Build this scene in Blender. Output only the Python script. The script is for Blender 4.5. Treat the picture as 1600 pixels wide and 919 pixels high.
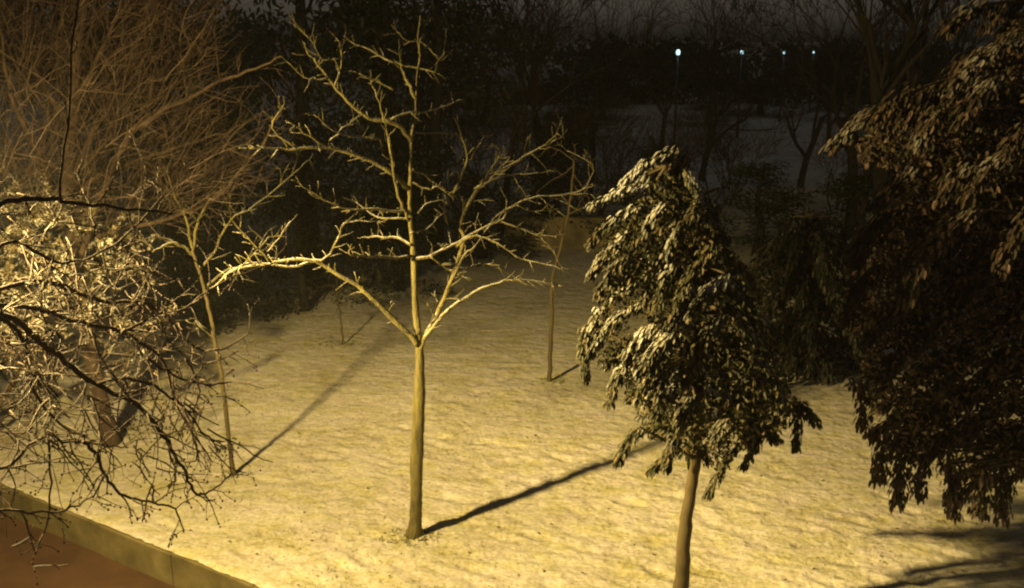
import bpy, math, random
import numpy as np
from mathutils import Vector, noise

for o in list(bpy.data.objects):
    bpy.data.objects.remove(o)
scene = bpy.context.scene
C = scene.collection
R = math.radians

# ------------------------------------------------------------------ camera
PITCH = 14.6
CAM_H = 5.0
FPX = 1537.0
cam_d = bpy.data.cameras.new('camera')
cam = bpy.data.objects.new('camera', cam_d)
C.objects.link(cam)
cam.location = (0, 0, CAM_H)
cam.rotation_euler = (R(90 - PITCH), 0, 0)
cam_d.sensor_width = 36.0
cam_d.lens = 36.0 * FPX / 1600.0
cam_d.clip_start = 0.05
cam_d.clip_end = 2000
scene.camera = cam

# ------------------------------------------------------------------ sky (night: sun under the horizon, very faint)
world = bpy.data.worlds.new('World')
scene.world = world
world.use_nodes = True
wn = world.node_tree.nodes
wl = world.node_tree.links
bg = wn['Background']
sky = wn.new('ShaderNodeTexSky')
sky.sky_type = 'NISHITA'
sky.sun_disc = False
sky.sun_elevation = R(1.0)
sky.sun_rotation = R(140)
hsv = wn.new('ShaderNodeHueSaturation')
hsv.inputs['Saturation'].default_value = 0.05
wl.new(sky.outputs['Color'], hsv.inputs['Color'])
glow = wn.new('ShaderNodeMix'); glow.data_type = 'RGBA'; glow.blend_type = 'MULTIPLY'
glow.inputs[0].default_value = 1.0
glow.inputs[7].default_value = (1.0, .88, .70, 1)          # town light in the night air
wl.new(hsv.outputs['Color'], glow.inputs[6])
wl.new(glow.outputs[2], bg.inputs['Color'])
bg.inputs['Strength'].default_value = 0.045

# ------------------------------------------------------------------ exposure
scene.view_settings.view_transform = 'Standard'
scene.view_settings.look = 'None'
scene.view_settings.exposure = 0.0
scene.view_settings.gamma = 1.0
scene.view_settings.use_curve_mapping = False
scene.cycles.filter_width = 2.2

LAMP = Vector((-4.45, 6.3, 4.35))        # the lamp whose light falls on the garden
LAMP_W = 8300.0
LAMP_COL = (1.0, 0.715, 0.24)
FAR_W = 7.0
HAZE = 0.0006

# ================================================================== helpers
cp, sp = math.cos(R(PITCH)), math.sin(R(PITCH))

def P(u, v, Y):
    """photo pixel (1600 x 919) at forward distance Y -> world point"""
    x = (u - 800.0) / FPX
    y = (v - 459.5) / FPX
    f = cp - y * sp
    d = sp + y * cp
    s = Y / f
    return Vector((x * s, Y, CAM_H - d * s))

def G(u, v, z=0.0):
    x = (u - 800.0) / FPX
    y = (v - 459.5) / FPX
    f = cp - y * sp
    d = sp + y * cp
    s = (CAM_H - z) / d
    return Vector((x * s, f * s, z))

def hill(x, y):
    """height of the snowy ground"""
    h = 0.035 * noise.noise((x * 0.35, y * 0.35, 3.1)) + 0.014 * noise.noise((x * 1.3, y * 1.3, 8.0))
    h += 0.011 * noise.noise((x * 3.1, y * 3.1, 1.0))
    return h

def tag(o, label=None, cat=None, group=None, kind=None):
    if label: o['label'] = label
    if cat: o['category'] = cat
    if group: o['group'] = group
    if kind: o['kind'] = kind
    return o

def thing(name, loc, label, cat, group=None):
    o = bpy.data.objects.new(name, None)
    C.objects.link(o)
    o.location = loc
    o.empty_display_size = 0.2
    return tag(o, label, cat, group)

def link_mesh(name, verts, faces, mat, parent=None, smooth=True, attr=None):
    me = bpy.data.meshes.new(name)
    if parent is not None:
        off = parent.matrix_basis.translation
        if parent.parent is not None:
            off = off + parent.parent.matrix_basis.translation
        v = np.asarray(verts, dtype=float).reshape(-1, 3) - np.array(off)
        verts = v.tolist()
    me.from_pydata([tuple(v) for v in verts], [], faces)
    if smooth:
        me.polygons.foreach_set('use_smooth', [True] * len(me.polygons))
    if attr is not None:
        a = me.attributes.new('rnd', 'FLOAT', 'POINT')
        a.data.foreach_set('value', np.asarray(attr, dtype=np.float32))
    me.materials.append(mat)
    me.update()
    o = bpy.data.objects.new(name, me)
    C.objects.link(o)
    o.parent = parent
    return o

class Tubes:
    def __init__(self):
        self.v = []; self.f = []
    def add(self, pts, radii, n=6, cap=True, rough=0.0, foot=0.0):
        pts = [Vector(p) for p in pts]
        m = len(pts)
        if m < 2: return
        base = len(self.v)
        up = None
        for i in range(m):
            t = pts[min(i + 1, m - 1)] - pts[max(i - 1, 0)]
            if t.length < 1e-7: t = Vector((0, 0, 1))
            t.normalize()
            if up is None:
                up = t.orthogonal().normalized()
            else:
                up = up - t * up.dot(t)
                if up.length < 1e-6: up = t.orthogonal()
                up.normalize()
            w = t.cross(up)
            for k in range(n):
                a = 2 * math.pi * k / n
                dirn = up * math.cos(a) + w * math.sin(a)
                rr = radii[i]
                if rough:
                    q0 = pts[i] + dirn * .08
                    rr *= 1 + rough * (noise.noise(q0 * 5.0) + .7 * noise.noise(q0 * 13.0))
                    if foot: rr += foot * max(0, 1 - (pts[i].z - pts[0].z) / .28) ** 2 * (.5 + .5 * math.sin(a * 5 + 1.3 * math.sin(a * 2)))
                q = pts[i] + dirn * rr
                self.v.append((q.x, q.y, q.z))
        for i in range(m - 1):
            for k in range(n):
                a = base + i * n + k; b = base + i * n + (k + 1) % n
                self.f.append((a, b, b + n, a + n))
        if cap:
            self.f.append(tuple(base + k for k in reversed(range(n))))
            self.f.append(tuple(base + (m - 1) * n + k for k in range(n)))
    def ball(self, c, r, rz=None):
        rz = rz or r
        b = len(self.v)
        rings = [(-0.6, .8), (0.35, .9)]
        self.v.append((c[0], c[1], c[2] - rz))
        for h, q in rings:
            for k in range(5):
                a = 2 * math.pi * k / 5
                self.v.append((c[0] + math.cos(a) * r * q, c[1] + math.sin(a) * r * q, c[2] + h * rz))
        self.v.append((c[0], c[1], c[2] + rz))
        for k in range(5):
            j = (k + 1) % 5
            self.f.append((b, b + 1 + j, b + 1 + k))
            self.f.append((b + 1 + k, b + 1 + j, b + 6 + j, b + 6 + k))
            self.f.append((b + 6 + k, b + 6 + j, b + 11))
    def build(self, name, mat, parent=None):
        return link_mesh(name, self.v, self.f, mat, parent)

def smooth_path(pts, sub=4):
    pts = [Vector(p) for p in pts]
    if len(pts) < 3:
        return [pts[0].lerp(pts[1], i / sub) for i in range(sub + 1)]
    out = []
    for i in range(len(pts) - 1):
        p0 = pts[max(i - 1, 0)]; p1 = pts[i]; p2 = pts[i + 1]; p3 = pts[min(i + 2, len(pts) - 1)]
        for s in range(sub):
            t = s / sub
            out.append(0.5 * ((2 * p1) + (p2 - p0) * t + (2 * p0 - 5 * p1 + 4 * p2 - p3) * t * t + (3 * p1 - p0 - 3 * p2 + p3) * t ** 3))
    out.append(pts[-1])
    return out

def taper(n, r0, r1, pw=1.0):
    return [r0 + (r1 - r0) * (i / max(n - 1, 1)) ** pw for i in range(n)]

def limb_path(px, y0, y1, rnd, jit=0.012, sub=4):
    """branch course seen at px, whose distance runs from y0 to y1"""
    L = [0.0]
    for a, b in zip(px, px[1:]):
        L.append(L[-1] + math.hypot(b[0] - a[0], b[1] - a[1]))
    pts = [P(p[0], p[1], y0 + (y1 - y0) * l / L[-1]) for p, l in zip(px, L)]
    path = smooth_path(pts, sub)
    for i in range(1, len(path) - 1):
        path[i] = path[i] + Vector((rnd.uniform(-jit, jit), rnd.uniform(-jit, jit), rnd.uniform(-jit, jit)))
    return path

def rv(rnd):
    while True:
        v = Vector((rnd.uniform(-1, 1), rnd.uniform(-1, 1), rnd.uniform(-1, 1)))
        if 0.05 < v.length < 1: return v.normalized()

def twig(tb, p, d, length, r, rnd, depth=0, droop=0.0, buds=None, bud_r=0.008, wig=0.25, n=4, kids=2):
    segs = max(3, int(length / 0.06)) if length < 0.5 else 8
    pts = [Vector(p)]
    d = Vector(d).normalized()
    for i in range(segs):
        d = (d + rv(rnd) * wig + Vector((0, 0, -droop))).normalized()
        pts.append(pts[-1] + d * (length / segs))
    tb.add(pts, taper(len(pts), r, r * 0.45), n)
    if buds is not None:
        for q in pts[1:]:
            if rnd.random() < 0.6:
                buds.ball(q + rv(rnd) * r * 1.3, bud_r * rnd.uniform(.7, 1.3), bud_r * rnd.uniform(1, 1.6))
        buds.ball(pts[-1], bud_r * 1.3, bud_r * 1.8)
    if depth > 0:
        for k in range(kids):
            i = rnd.randint(1, segs)
            dd = (pts[i] - pts[i - 1]).normalized() + rv(rnd) * 0.9
            twig(tb, pts[i], dd, length * rnd.uniform(.4, .75), r * 0.6, rnd, depth - 1, droop, buds, bud_r, wig, n, kids)

def spurs(tb, path, radii, rnd, step, l0, l1, r, up=0.3, depth=0, buds=None, bud_r=.008, droop=0.0):
    acc = 0
    for i in range(2, len(path)):
        seg = path[i] - path[i - 1]
        acc += seg.length
        while acc > step:
            acc -= step * rnd.uniform(.6, 1.4)
            d = rv(rnd)
            t = seg.normalized()
            d = d - t * d.dot(t) + t * 0.55 + Vector((0, 0, up))
            twig(tb, path[i], d, rnd.uniform(l0, l1), min(r, radii[i] * .7), rnd, depth, droop, buds, bud_r)

def grow(tb, p, d, length, r, level, rnd, up=0.12, spread=0.75, ratio=0.72, nkids=(2, 4), minr=0.004, trunk=None):
    segs = 5 if level > 1 else 3
    pts = [Vector(p)]
    d = Vector(d).normalized()
    for i in range(segs):
        d = (d + rv(rnd) * 0.18 + Vector((0, 0, up * 0.4))).normalized()
        pts.append(pts[-1] + d * length / segs)
    rr = taper(len(pts), r, max(r * 0.55, minr))
    (trunk or tb).add(pts, rr, 7 if r > .05 else (5 if r > .015 else 3), cap=False)
    if level <= 0: return
    for k in range(rnd.randint(*nkids)):
        i = rnd.randint(2, segs) if k else segs
        dd = (d + rv(rnd) * spread + Vector((0, 0, up))).normalized()
        grow(tb, pts[i], dd, length * ratio * rnd.uniform(.75, 1.15), max(rr[i] * 0.68, minr), level - 1, rnd, up, spread, ratio, nkids, minr)

class Leaves:
    def __init__(self): self.p = []; self.a = []; self.n = []; self.l = []; self.w = []; self.e = []
    def add(self, p, axis, nrm, l, w, e=1.0):
        self.p.append(tuple(p)); self.a.append(tuple(axis)); self.n.append(tuple(nrm)); self.l.append(l); self.w.append(w); self.e.append(e)
    def build(self, name, mat, parent, seed=1, fold=0.25):
        rs = np.random.RandomState(seed)
        p = np.array(self.p); a = np.array(self.a); n = np.array(self.n)
        a /= np.linalg.norm(a, axis=1, keepdims=True) + 1e-9
        n = n - a * (n * a).sum(1, keepdims=True)
        n /= np.linalg.norm(n, axis=1, keepdims=True) + 1e-9
        s = np.cross(a, n)
        l = np.array(self.l)[:, None]; w = np.array(self.w)[:, None] * 0.5
        up = n * w * fold * 2
        dr = -n * l * 0.12
        V = np.stack([p, p + a * l * .32 + s * w + up, p + a * l * .7 + s * w * .72 + up * .6 + dr * .5, p + a * l + dr,
                      p + a * l * .7 - s * w * .72 + up * .6 + dr * .5, p + a * l * .32 - s * w + up], axis=1)
        N = len(p)
        V = V.reshape(-1, 3)
        b = np.arange(N)[:, None] * 6
        F = np.concatenate([b + np.array([[0, 1, 2, 3]]), b + np.array([[0, 3, 4, 5]])], axis=0).tolist()
        at = np.repeat(rs.rand(N), 6)
        o = link_mesh(name, V, F, mat, parent, smooth=False, attr=at)
        x = o.data.attributes.new('snowed', 'FLOAT', 'POINT')
        x.data.foreach_set('value', np.repeat(np.array(self.e, dtype=np.float32), 6))
        return o

def in_poly(u, v, poly):
    c = False
    j = len(poly) - 1
    for i in range(len(poly)):
        xi, yi = poly[i]; xj, yj = poly[j]
        if (yi > v) != (yj > v) and u < (xj - xi) * (v - yi) / (yj - yi) + xi: c = not c
        j = i
    return c

# ================================================================== materials
def new_mat(name):
    m = bpy.data.materials.new(name)
    m.use_nodes = True
    nt = m.node_tree
    return m, nt, nt.nodes['Principled BSDF']

def ramp(nt, fac, stops):
    r = nt.nodes.new('ShaderNodeValToRGB')
    e = r.color_ramp.elements
    while len(e) > 1: e.remove(e[-1])
    e[0].position = stops[0][0]; e[0].color = (*stops[0][1], 1) if len(stops[0][1]) == 3 else stops[0][1]
    for p, c in stops[1:]:
        q = e.new(p); q.color = (*c, 1)
    nt.links.new(fac, r.inputs['Fac'])
    return r

def nz(nt, scale, detail=4, rough=0.55, vec=None, dist=0.0):
    n = nt.nodes.new('ShaderNodeTexNoise')
    n.inputs['Scale'].default_value = scale
    n.inputs['Detail'].default_value = detail
    n.inputs['Roughness'].default_value = rough
    n.inputs['Distortion'].default_value = dist
    if vec is not None: nt.links.new(vec, n.inputs['Vector'])
    return n

def obj_coord(nt, scale=(1, 1, 1), rotz=0):
    t = nt.nodes.new('ShaderNodeTexCoord')
    mp = nt.nodes.new('ShaderNodeMapping')
    mp.inputs['Scale'].default_value = scale
    mp.inputs['Rotation'].default_value = (0, 0, rotz)
    nt.links.new(t.outputs['Object'], mp.inputs['Vector'])
    return mp.outputs['Vector']

def mix(nt, fac, a, b):
    m = nt.nodes.new('ShaderNodeMix')
    m.data_type = 'RGBA'
    if hasattr(fac, 'links'): nt.links.new(fac, m.inputs[0])
    else: m.inputs[0].default_value = fac
    for s, v in ((m.inputs[6], a), (m.inputs[7], b)):
        if hasattr(v, 'links'): nt.links.new(v, s)
        else: s.default_value = (*v, 1)
    return m.outputs[2]

def bump(nt, bsdf, h, strength, dist=0.02, prev=None):
    b = nt.nodes.new('ShaderNodeBump')
    b.inputs['Strength'].default_value = strength
    b.inputs['Distance'].default_value = dist
    nt.links.new(h, b.inputs['Height'])
    if prev is not None: nt.links.new(prev, b.inputs['Normal'])
    nt.links.new(b.outputs['Normal'], bsdf.inputs['Normal'])
    return b.outputs['Normal']

def snow_mask(nt, lo, hi, nscale=25, amt=0.5):
    """snow lies on what faces up"""
    g = nt.nodes.new('ShaderNodeNewGeometry')
    sx = nt.nodes.new('ShaderNodeSeparateXYZ')
    nt.links.new(g.outputs['Normal'], sx.inputs[0])
    n = nz(nt, nscale, 2, vec=obj_coord(nt))
    ad = nt.nodes.new('ShaderNodeMath'); ad.operation = 'MULTIPLY_ADD'
    nt.links.new(n.outputs['Fac'], ad.inputs[0]); ad.inputs[1].default_value = amt; 
    nt.links.new(sx.outputs['Z'], ad.inputs[2])
    mr = nt.nodes.new('ShaderNodeMapRange')
    mr.inputs['From Min'].default_value = lo + amt * .5; mr.inputs['From Max'].default_value = hi + amt * .5
    nt.links.new(ad.outputs[0], mr.inputs['Value'])
    return mr.outputs['Result']

def bark(name, dark, light, scale=12, snow=None, bstr=0.5):
    m, nt, b = new_mat(name)
    vec = obj_coord(nt, (1, 1, .28))
    n = nz(nt, scale, 5, .65, vec)
    n2 = nz(nt, scale * 4, 3, .6, vec)
    c = ramp(nt, n.outputs['Fac'], [(.32, dark), (.68, light)]).outputs['Color']
    if snow:
        c = mix(nt, snow_mask(nt, *snow), c, (.78, .78, .78))
    nt.links.new(c, b.inputs['Base Color'])
    b.inputs['Roughness'].default_value = .85
    p = bump(nt, b, n.outputs['Fac'], bstr, .02)
    bump(nt, b, n2.outputs['Fac'], bstr, .006, p)
    return m

def leaf_mat(name, stops, rough=.45, snow=None, transl=0.0):
    m, nt, b = new_mat(name)
    a = nt.nodes.new('ShaderNodeAttribute'); a.attribute_name = 'rnd'
    c = ramp(nt, a.outputs['Fac'], stops).outputs['Color']
    if snow:
        sa = nt.nodes.new('ShaderNodeAttribute'); sa.attribute_name = 'snowed'
        mu = nt.nodes.new('ShaderNodeMath'); mu.operation = 'MULTIPLY'
        nt.links.new(snow_mask(nt, *snow), mu.inputs[0]); nt.links.new(sa.outputs['Fac'], mu.inputs[1])
        c = mix(nt, mu.outputs[0], c, (.75, .75, .74))
    nt.links.new(c, b.inputs['Base Color'])
    b.inputs['Roughness'].default_value = rough
    b.inputs['Specular IOR Level'].default_value = .3
    return m

def plain(name, col, rough=.6, metal=0, scale=20, var=.25):
    m, nt, b = new_mat(name)
    n = nz(nt, scale, 4, vec=obj_coord(nt))
    c = ramp(nt, n.outputs['Fac'], [(.3, tuple(x * (1 - var) for x in col)), (.7, tuple(min(1, x * (1 + var)) for x in col))])
    nt.links.new(c.outputs['Color'], b.inputs['Base Color'])
    b.inputs['Roughness'].default_value = rough
    b.inputs['Metallic'].default_value = metal
    return m

def emit(name, col, s):
    m, nt, b = new_mat(name)
    b.inputs['Emission Color'].default_value = (*col, 1)
    b.inputs['Emission Strength'].default_value = s
    b.inputs['Base Color'].default_value = (.8, .8, .8, 1)
    return m

# thin snow over grass
def snow_lawn_mat():
    m, nt, b = new_mat('thin_snow_over_grass')
    vec = obj_coord(nt)
    st = obj_coord(nt, (1.0, 1.5, 1), R(24))
    big = nz(nt, .9, 6, .62, vec)
    med = nz(nt, 6.5, 5, .6, st, .1)
    fine = nz(nt, 22, 3, .6, vec)
    ad = nt.nodes.new('ShaderNodeMath'); ad.operation = 'MULTIPLY_ADD'
    nt.links.new(med.outputs['Fac'], ad.inputs[0]); ad.inputs[1].default_value = .8
    nt.links.new(fine.outputs['Fac'], ad.inputs[2])
    ad2 = nt.nodes.new('ShaderNodeMath'); ad2.operation = 'MULTIPLY_ADD'
    nt.links.new(big.outputs['Fac'], ad2.inputs[0]); ad2.inputs[1].default_value = .8
    nt.links.new(ad.outputs[0], ad2.inputs[2])
    # 0..~2.25 ; centre 1.12
    c = ramp(nt, ad2.outputs[0], [(0, (.2, .2, .07))])
    r = c.color_ramp.elements
    mr = nt.nodes.new('ShaderNodeMapRange')
    mr.inputs['From Min'].default_value = .95; mr.inputs['From Max'].default_value = 1.62
    nt.links.new(ad2.outputs[0], mr.inputs['Value'])
    for l in list(c.inputs['Fac'].links): nt.links.remove(l)
    nt.links.new(mr.outputs['Result'], c.inputs['Fac'])
    r[0].color = (.38, .35, .17, 1)
    for p, col in ((.25, (.56, .53, .40)), (.5, (.66, .635, .57)), (.8, (.80, .78, .77))):
        q = r.new(p); q.color = (*col, 1)
    hue = nz(nt, 2.1, 6, .66, obj_coord(nt, (1, 1.3, 1), R(10)))
    hr = ramp(nt, hue.outputs['Fac'], [(.36, (.90, .86, .55)), (.48, (.98, .96, .87)), (.6, (1, .945, .97))])
    mm = nt.nodes.new('ShaderNodeMix'); mm.data_type = 'RGBA'; mm.blend_type = 'MULTIPLY'; mm.inputs[0].default_value = .9
    nt.links.new(c.outputs['Color'], mm.inputs[6]); nt.links.new(hr.outputs['Color'], mm.inputs[7])
    nt.links.new(mm.outputs[2], b.inputs['Base Color'])
    b.inputs['Roughness'].default_value = .8
    dim = nz(nt, 5.2, 4, .5, vec)
    p = bump(nt, b, med.outputs['Fac'], .5, .05)
    p = bump(nt, b, dim.outputs['Fac'], .6, .06, p)
    bump(nt, b, fine.outputs['Fac'], .22, .006, p)
    return m

M = {}
M['lawn'] = snow_lawn_mat()
M['field'] = plain('far_snow', (.62, .63, .65), .85, 0, .8, .15)
M['path'] = None
M['bark_main'] = bark('lichened_bark', (.06, .05, .018), (.21, .18, .062), 14, (.50, 1.0, 22, .7), .9)
M['bark_trunk'] = bark('smooth_trunk_bark', (.06, .047, .022), (.14, .11, .05), 14)
M['bark_brown'] = bark('brown_twig_bark', (.034, .022, .016), (.10, .064, .044), 14, (.85, 1.3, 20, .5))
M['bark_red'] = bark('reddish_wet_bark', (.016, .009, .006), (.045, .026, .017), 16)
M['bark_snow'] = bark('snow_dusted_twigs', (.05, .035, .02), (.15, .11, .06), 14, (.5, 1.0, 12, .8))
M['bark_dark'] = bark('dark_bark', (.035, .026, .02), (.09, .065, .048), 10)
M['bark_far'] = bark('far_bark', (.010, .008, .006), (.028, .021, .016), 10)
M['bark_leafy'] = bark('grey_brown_bark', (.06, .046, .022), (.12, .09, .04), 9)
M['bud'] = bark('bud_scales', (.03, .018, .012), (.09, .06, .035), 30, (.85, 1.1, 40, .4))
M['leaf_pale'] = leaf_mat('dusted_leaves', [(0, (.018, .022, .009)), (.45, (.035, .038, .015)), (.8, (.08, .07, .03)), (1, (.16, .12, .055))], .55, (.42, .86, 3.0, 1.2))
M['leaf_brown'] = leaf_mat('dull_drooping_leaves', [(0, (.025, .024, .012)), (.5, (.05, .038, .025)), (.85, (.10, .066, .05)), (1, (.16, .105, .08))], .6, (.55, 1.5, 2.5, 1.3))
M['leaf_small'] = leaf_mat('small_frosted_leaves', [(0, (.03, .028, .012)), (.5, (.12, .095, .035)), (1, (.34, .26, .12))], .5, (.4, .85, 6, 1.2))
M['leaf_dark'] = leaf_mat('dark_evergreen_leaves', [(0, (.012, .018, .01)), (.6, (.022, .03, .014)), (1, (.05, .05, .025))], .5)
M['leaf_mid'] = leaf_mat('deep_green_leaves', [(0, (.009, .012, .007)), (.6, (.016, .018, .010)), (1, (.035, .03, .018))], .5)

# ================================================================== street lamp beside the path (source of the yellow light)
def make_lamp_light(name, loc, col, w, parent, size=.1, optic=False):
    ld = bpy.data.lights.new(name, 'POINT')
    ld.energy = w; ld.color = col; ld.shadow_soft_size = size
    lo = bpy.data.objects.new(name, ld); C.objects.link(lo)
    lo.location = loc; lo.parent = parent
    if optic:
        # street luminaire: throws most of its light sideways and outwards, little straight down, little upwards
        ld.use_nodes = True
        nt = ld.node_tree
        em = nt.nodes['Emission']
        tc = nt.nodes.new('ShaderNodeTexCoord'); sx = nt.nodes.new('ShaderNodeSeparateXYZ')
        nt.links.new(tc.outputs['Normal'], sx.inputs[0])
        mr = nt.nodes.new('ShaderNodeMapRange')
        mr.inputs['From Min'].default_value = -1; mr.inputs['From Max'].default_value = 1
        nt.links.new(sx.outputs['Z'], mr.inputs['Value'])
        g = lambda v: (v / 3.6,) * 3
        rp = ramp(nt, mr.outputs['Result'], [((1 - c) / 2, g(i)) for c, i in ((1, 1), (.85, 1.05), (.7, 1.22), (.6, 1.75), (.52, 2.6), (.45, 2.65), (.38, 2.5), (.3, 2.1), (.22, 1.5), (.12, 1.2), (0, 1.1), (-.12, .8), (-.35, .3), (-.8, .1))])
        # and more along the path than into the garden
        dt = nt.nodes.new('ShaderNodeVectorMath'); dt.operation = 'DOT_PRODUCT'
        nt.links.new(tc.outputs['Normal'], dt.inputs[0]); dt.inputs[1].default_value = (.82, -.28, 0)
        m1 = nt.nodes.new('ShaderNodeMath'); m1.operation = 'ADD'; m1.inputs[1].default_value = 1.0
        nt.links.new(dt.outputs['Value'], m1.inputs[0])
        m2 = nt.nodes.new('ShaderNodeMath'); m2.operation = 'MULTIPLY'
        nt.links.new(m1.outputs[0], m2.inputs[0]); nt.links.new(rp.outputs['Color'], m2.inputs[1])
        nt.links.new(m2.outputs[0], em.inputs['Strength'])
    return lo

def street_lamp(loc, h, label, post_mat, glow, col, w, group=None, size=.08, r=.05, bs=1.0):
    t = thing('street_lamp', loc, label, 'street lamp', group)
    L = Vector(loc)
    tb = Tubes()
    tb.add([L + Vector((0, 0, z)) for z in (0, .08, .1, .9, .95, h - .12)], [r * 2, r * 2, r * 1.5, r * 1.4, r, r * .8], 12)
    tb.build('post', post_mat, t)
    tb = Tubes()
    tb.add([L + Vector((0, 0, z)) for z in (h + .24, h + .27, h + .36, h + .42)], [.34, .35, .18, .03], 16)
    tb.build('lamp_shade', post_mat, t)
    tb = Tubes()
    for a in range(3):
        q = Vector((math.cos(a * 2.1) * .17, math.sin(a * 2.1) * .17, 0))
        tb.add([L + q * .4 + Vector((0, 0, h - .13)), L + q + Vector((0, 0, h + .16))], [.008, .008], 5)
    tb.build('bracket', post_mat, t)
    tb = Tubes()
    tb.add([L + Vector((0, 0, h + z * bs)) for z in (-.05, -.04, .0, .04, .05)], [q * bs for q in (.012, .03, .038, .03, .012)], 12)
    b = tb.build('bulb', glow, t)
    b.visible_shadow = True
    make_lamp_light('lamp_light', Vector((0, 0, h + .0)), col, w, t, .14 if group is None else .15, group is None)
    return t
M['post'] = plain('painted_steel', (.006, .006, .006), .7, 0)
M['glow_warm'] = emit('sodium_bulb', (1, .65, .22), 18)
M['glow_cold'] = emit('cold_bulb', (.55, .92, 1.0), 2.2)

# ================================================================== ground
WA = G(400, 919); WB = G(60, 782)
wd = (WB - WA); wd.z = 0; wd.normalize()          # along the wall, away from the camera
wn_ = Vector((wd.y, -wd.x, 0))                     # towards the lawn
if wn_.x < 0: wn_ = -wn_
PATH_Z = -0.36

def lawn_sheet():
    verts = []; faces = []
    def axis(lo, hi, d0, c, k):
        pass
    ys = list(np.arange(-40, 6, 4.0)) + list(np.arange(6, 19, .06)) + list(np.arange(19, 34, .4))
    cols = list(np.linspace(0, 1, 1))
    # s: distance to the right of the wall line, measured along +x
    ss = [0.0] + list(np.arange(.06, 12, .06)) + list(np.arange(12, 30, .8)) + [40, 60]
    for y in ys:
        # x on the wall line at this y
        xw = WA.x + wd.x / wd.y * (y - WA.y) + .17
        for s in ss:
            x = xw + s
            verts.append((x, y, hill(x, y) * min(1, .15 + s)))
    # trodden marks: shallow dents with a little snow pushed up beside them
    rs = np.random.RandomState(77)
    A = np.array(verts)
    dents = []
    for k in range(170):
        yy = 8.0 + 4.2 * rs.rand() ** 1.3; dents.append((rs.uniform(-.42, .5) * yy, yy, rs.normal(-.5, .35), rs.uniform(.5, 1.2)))
    for (x0, y0, x1, y1) in ((-1.9, 8.7, 2.6, 12.6), (.4, 8.0, 3.6, 11.5), (-2.6, 10.2, .6, 15.5)):
        m_ = int(math.hypot(x1 - x0, y1 - y0) / .38)
        a_ = math.atan2(y1 - y0, x1 - x0)
        for k in range(m_):
            f = k / m_; sd = .11 if k % 2 else -.11
            dents.append((x0 + (x1 - x0) * f - math.sin(a_) * sd + rs.normal(0, .03), y0 + (y1 - y0) * f + math.cos(a_) * sd + rs.normal(0, .03), a_, 1.5))
    for (dx, dy, da, dd) in dents:
        sel = (abs(A[:, 0] - dx) < .5) & (abs(A[:, 1] - dy) < .5)
        u_ = (A[sel, 0] - dx) * math.cos(da) + (A[sel, 1] - dy) * math.sin(da)
        w_ = -(A[sel, 0] - dx) * math.sin(da) + (A[sel, 1] - dy) * math.cos(da)
        q_ = (u_ / .15) ** 2 + (w_ / .065) ** 2
        A[sel, 2] += dd * (-.020 * np.exp(-q_) + .006 * np.exp(-((np.sqrt(q_) - 1.7) / .5) ** 2))
    verts = A.tolist()
    n = len(ss)
    for j in range(len(ys) - 1):
        for i in range(n - 1):
            a = j * n + i
            faces.append((a, a + 1, a + n + 1, a + n))
    return link_mesh('lawn', verts, faces, M['lawn'])
tag(lawn_sheet(), kind='structure')

# path and far field
m, nt, b = new_mat('reddish_brown_paving')
vec = obj_coord(nt)
n1 = nz(nt, 1.2, 5, .6, vec); n2 = nz(nt, 45, 3, .6, vec)
c = ramp(nt, n1.outputs['Fac'], [(.3, (.05, .025, .014)), (.7, (.13, .068, .040))]).outputs['Color']
c = mix(nt, ramp(nt, n2.outputs['Fac'], [(.62, (0, 0, 0)), (.8, (.3, .3, .3))]).outputs['Color'], c, (.16, .11, .08))
nt.links.new(c, b.inputs['Base Color']); b.inputs['Roughness'].default_value = .75
bump(nt, b, n2.outputs['Fac'], .4, .01)
M['path'] = m
far = WA + wd * 60; near = WA - wd * 60
v = [near + wn_ * .05, far + wn_ * .05, far - wn_ * 60, near - wn_ * 60]
tag(link_mesh('path', [(p.x, p.y, PATH_Z) for p in v], [(0, 1, 2, 3)], M['path'], smooth=False), kind='structure')

verts = []; faces = []
xs = np.linspace(-900, 900, 41); ysf = [33.5, 40, 50, 60, 80, 110, 150, 220, 350, 600, 1200]
for y in ysf:
    for x in xs:
        verts.append((x, y, -.03 + .25 * noise.noise((x * .03, y * .03, 0)) * (y > 34)))
for j in range(len(ysf) - 1):
    for i in range(40):
        a = j * 41 + i
        faces.append((a, a + 1, a + 42, a + 41))
tag(link_mesh('snowy_field', verts, faces, M['field']), kind='structure')

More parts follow.
